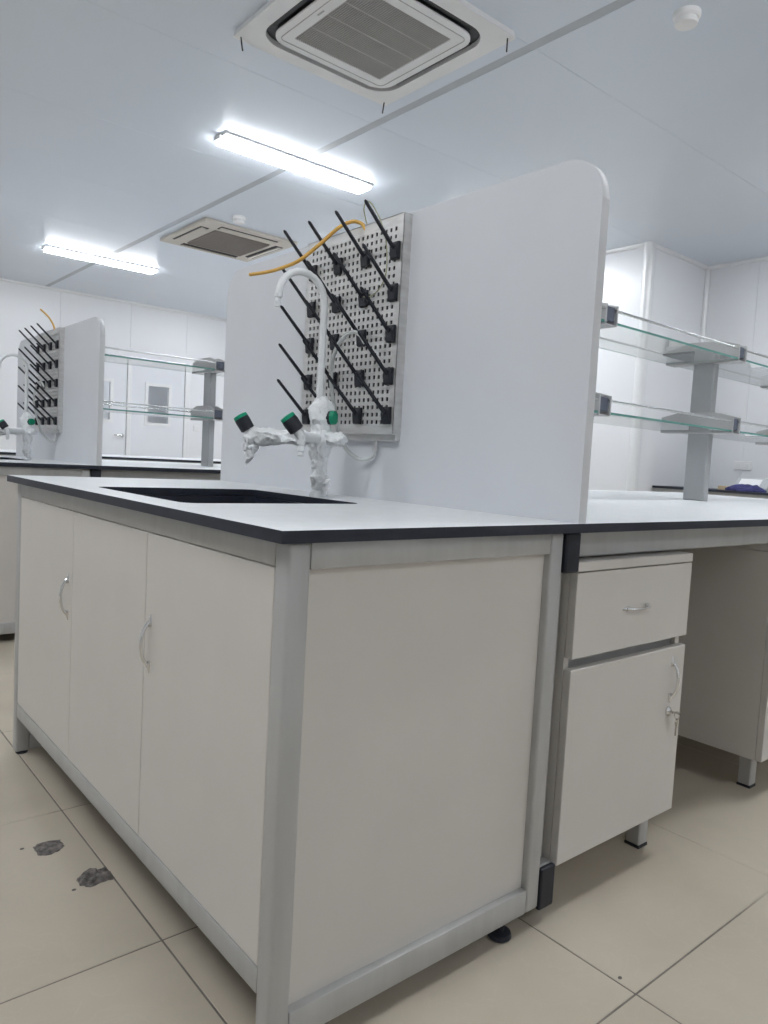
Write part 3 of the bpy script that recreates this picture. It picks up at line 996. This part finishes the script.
cab = sink_cabinet()
wtop = sink_worktop()
bas = basin()
part_ = partition()
rack = drying_rack()
tap = faucet()
bframe = bench_frame()
btop = bench_top()
ped1 = pedestal(0.676, 'white pedestal cabinet with drawer, door and key, next to foreground sink cabinet')
ped2 = pedestal(1.626, 'white pedestal cabinet at right edge, beyond the open knee space', 0.056)
shelf = reagent_rack()

off = (0, AISLE, 0)
copy_tree(cab, off, 'white lab sink cabinet of the second island, at left behind the foreground one')
copy_tree(wtop, off, 'pale worktop with black edge under the far drying rack')
copy_tree(bas, off, 'black sink basin in the second island worktop')
copy_tree(part_, off, 'white partition board of the second island, at left in the background')
drain_hose(rack)
rack2 = copy_tree(rack, off, 'small far drying rack with black pegs at left edge')
orange_hose(rack)
earth_wire(rack)
copy_tree(tap, off, 'white gooseneck lab tap at left edge before the far drying rack')
copy_tree(bframe, off, 'grey aluminium bench stand of the second island')
copy_tree(btop, off, 'long pale worktop of the second island below its glass shelves')
copy_tree(ped1, off, 'white pedestal cabinet under the second island bench')
copy_tree(shelf, off, 'two-tier glass reagent rack of the second island at left')
# its orange hose stands up differently
p0 = Vector((XB - 0.022, 0.62 + AISLE, 1.49))
hp = [p0, p0 + Vector((-0.01, 0.0, 0.03)), p0 + Vector((-0.03, 0.02, 0.07)), p0 + Vector((-0.06, 0.05, 0.105))]
tag(obj('orange_hose', MB().tube(smooth_path(hp, 6), 0.0048, 8), 'hose_orange', rack2, smooth=True), 'short orange hose sticking up')

# third island: only its dark worktop edge shows beyond the second one
y0 = 2 * AISLE
t = thing('lab_table', 'far table, only its dark edge showing through the second island shelves', 'table', (1.4, y0 + 0.7, FZ))
mb = MB().box(-1.2, 4.4, y0, y0 + 1.45, TOP - TT, TOP)
for f in mb.bm.faces:
    f.normal_update()
    f.material_index = 0 if abs(f.normal.z) > 0.5 else 1
obj('table_top', mb, ['laminate', 'black_edge'], t)
for x in (-1.1, 1.5, 4.25):
    for y in (y0 + 0.05, y0 + 1.35):
        obj('leg', MB().box(x, x + 0.05, y, y + 0.05, FZ, TOP - TT, bev=0.003), 'aluminium', t)
for y in (y0 + 0.05, y0 + 1.37):
    obj('apron', MB().box(-1.05, 4.25, y, y + 0.03, 0.72, TOP - TT), 'aluminium', t)

# ------------------------------------------------------------------ bench along the recess wall
t = thing('wall_bench', 'white bench with dark worktop along the recess wall at right', 'bench', (6.0, 0.9, FZ))
mb = MB().box(5.66, 6.352, -1.5, YA - 0.012, TOP - 0.02, TOP, bev=0.002)
obj('worktop', mb, 'black_edge', t)
obj('apron', MB().box(5.69, 5.71, -1.48, YA - 0.02, 0.72, TOP - 0.02), 'aluminium', t)
for k in range(5):
    ya = -1.48 + k * 0.84
    obj('body', MB().box(5.70, 6.34, ya, ya + 0.83, 0.1, 0.72), 'panel_white', t)
    for j in range(2):
        obj('door', MB().box(5.682, 5.70, ya + 0.003 + j * 0.415, ya + 0.412 + j * 0.415, 0.105, 0.715, bev=0.0015), 'panel_white', t)
obj('plinth', MB().box(5.74, 6.34, -1.48, YA - 0.03, FZ, 0.1), 'black_plastic', t)

t = thing('bench_instrument', 'small grey box instrument with white sloping face on the recess bench', 'instrument', (6.02, 1.95, TOP))
obj('housing', MB().prism([(5.90, TOP), (6.14, TOP), (6.14, TOP + 0.115), (5.99, TOP + 0.115), (5.90, TOP + 0.03)], 'y', 1.84, 2.12), 'instrument_grey', t)
R_ = Matrix.Rotation(-math.atan2(0.085, 0.09), 3, 'Y')
obj('display_card', MB().box(5.943 - 0.045, 5.943 + 0.045, 1.91, 2.09, TOP + 0.0745 - 0.001, TOP + 0.0745 + 0.001, rot=R_), 'paper_white', t)
mb = MB()
bmesh.ops.create_icosphere(mb.bm, subdivisions=4, radius=1)
for v in mb.bm.verts:
    n = noise.noise(v.co * 1.7 + Vector((3, 0, 0)))
    n2 = noise.noise(v.co * 5)
    v.co = Vector((v.co.x * 0.10, v.co.y * 0.17, v.co.z * (0.045 + 0.03 * n) + 0.012 * n2))
    v.co.z = max(v.co.z, -0.004) + 0.004
tag(obj('blue_cloth', mb, 'blue_cloth', smooth=True, loc=(5.80, 1.97, TOP)), 'crumpled dark blue cloth in front of the grey instrument', 'cloth')
tag(obj('tan_card_box', MB().box(5.78, 5.86, 2.13, 2.20, TOP, TOP + 0.035, bev=0.003), 'tan_card'), 'small tan carton beside the blue cloth on recess bench', 'box')
t = thing('wall_socket', 'white double wall socket above the recess bench', 'socket', (XA, 2.26, 0.98))
obj('plate', MB().box(XA - 0.012, XA, 2.18, 2.34, 0.985, 1.065, bev=0.003), 'paper_white', t)
for y in (2.22, 2.30):
    obj('outlet', MB().box(XA - 0.015, XA - 0.011, y - 0.022, y + 0.022, 1.005, 1.048, bev=0.002), 'trim_white', t)
t = thing('light_switch', 'small white light switch right of the far doors', 'switch', (4.42, YB, 1.17))
obj('plate', MB().box(4.375, 4.465, YB - 0.012, YB, 1.17, 1.26, bev=0.003), 'paper_white', t)
obj('rocker', MB().box(4.39, 4.45, YB - 0.016, YB - 0.011, 1.185, 1.245, bev=0.002), 'trim_white', t)

# ------------------------------------------------------------------ damaged spots in the floor tiles
def patch(outline, h, seed, amp, label, name):
    mb = MB()
    P = [at(x, y, 'z', FZ) for x, y in outline]
    c = sum(P, Vector()) / len(P)
    rings = []
    nr = 7
    m_ = 5
    dense = []
    for k in range(len(P)):
        for j in range(m_):
            dense.append(P[k].lerp(P[(k + 1) % len(P)], j / m_))
    for i in range(nr):
        f = 1 - i / nr
        ring = []
        for p in dense:
            q = c + (p - c) * f
            n = noise.noise(q * 60 + Vector((seed, 0, 0)))
            n2 = noise.noise(q * 160 + Vector((0, seed, 0)))
            if i == 0:
                q = q + (p - c).normalized() * 0.004 * n2
                q.z = FZ + 0.0005
            else:
                q.z = FZ + max(0.001, h * min(1, i / 3) + amp * (n + 0.6 * n2))
            ring.append(mb.bm.verts.new(q))
        rings.append(ring)
    for a, b_ in zip(rings, rings[1:]):
        for k in range(len(a)):
            mb.face([a[k], a[(k + 1) % len(a)], b_[(k + 1) % len(a)], b_[k]])
    mb.face(rings[-1])
    return tag(obj(name, mb, 'mortar'), label, 'floor damage')


patch([(32.5, 848), (38, 844), (48, 841), (60, 840), (65, 846), (58, 852), (47, 856), (38, 855.5)], 0.0015, 2.0, 0.0012, 'flat oval grey mortar patch in the floor tile', 'mortar_patch')
patch([(76, 880), (83, 873), (90, 868), (98, 870), (106, 868), (110, 873), (116, 879), (104, 882), (90, 888), (80, 886)], 0.008, 5.0, 0.009, 'lumpy grey mortar crumbs at the chipped tile joint', 'mortar_crumbs')
for k, (x, y) in enumerate(((74, 890), (22, 849), (620, 978))):
    mb = MB()
    bmesh.ops.create_icosphere(mb.bm, subdivisions=1, radius=0.004)
    for v in mb.bm.verts:
        v.co.z = max(0, v.co.z * 0.6)
        v.co.x *= 1.3
    tag(obj('mortar_crumb', mb, 'mortar', loc=at(x, y, 'z', FZ)), ('tiny crumb of mortar below the lumpy chipped joint', 'tiny crumb of mortar left of the oval patch', 'tiny dark crumb on the tiles at lower right')[k], 'crumb')
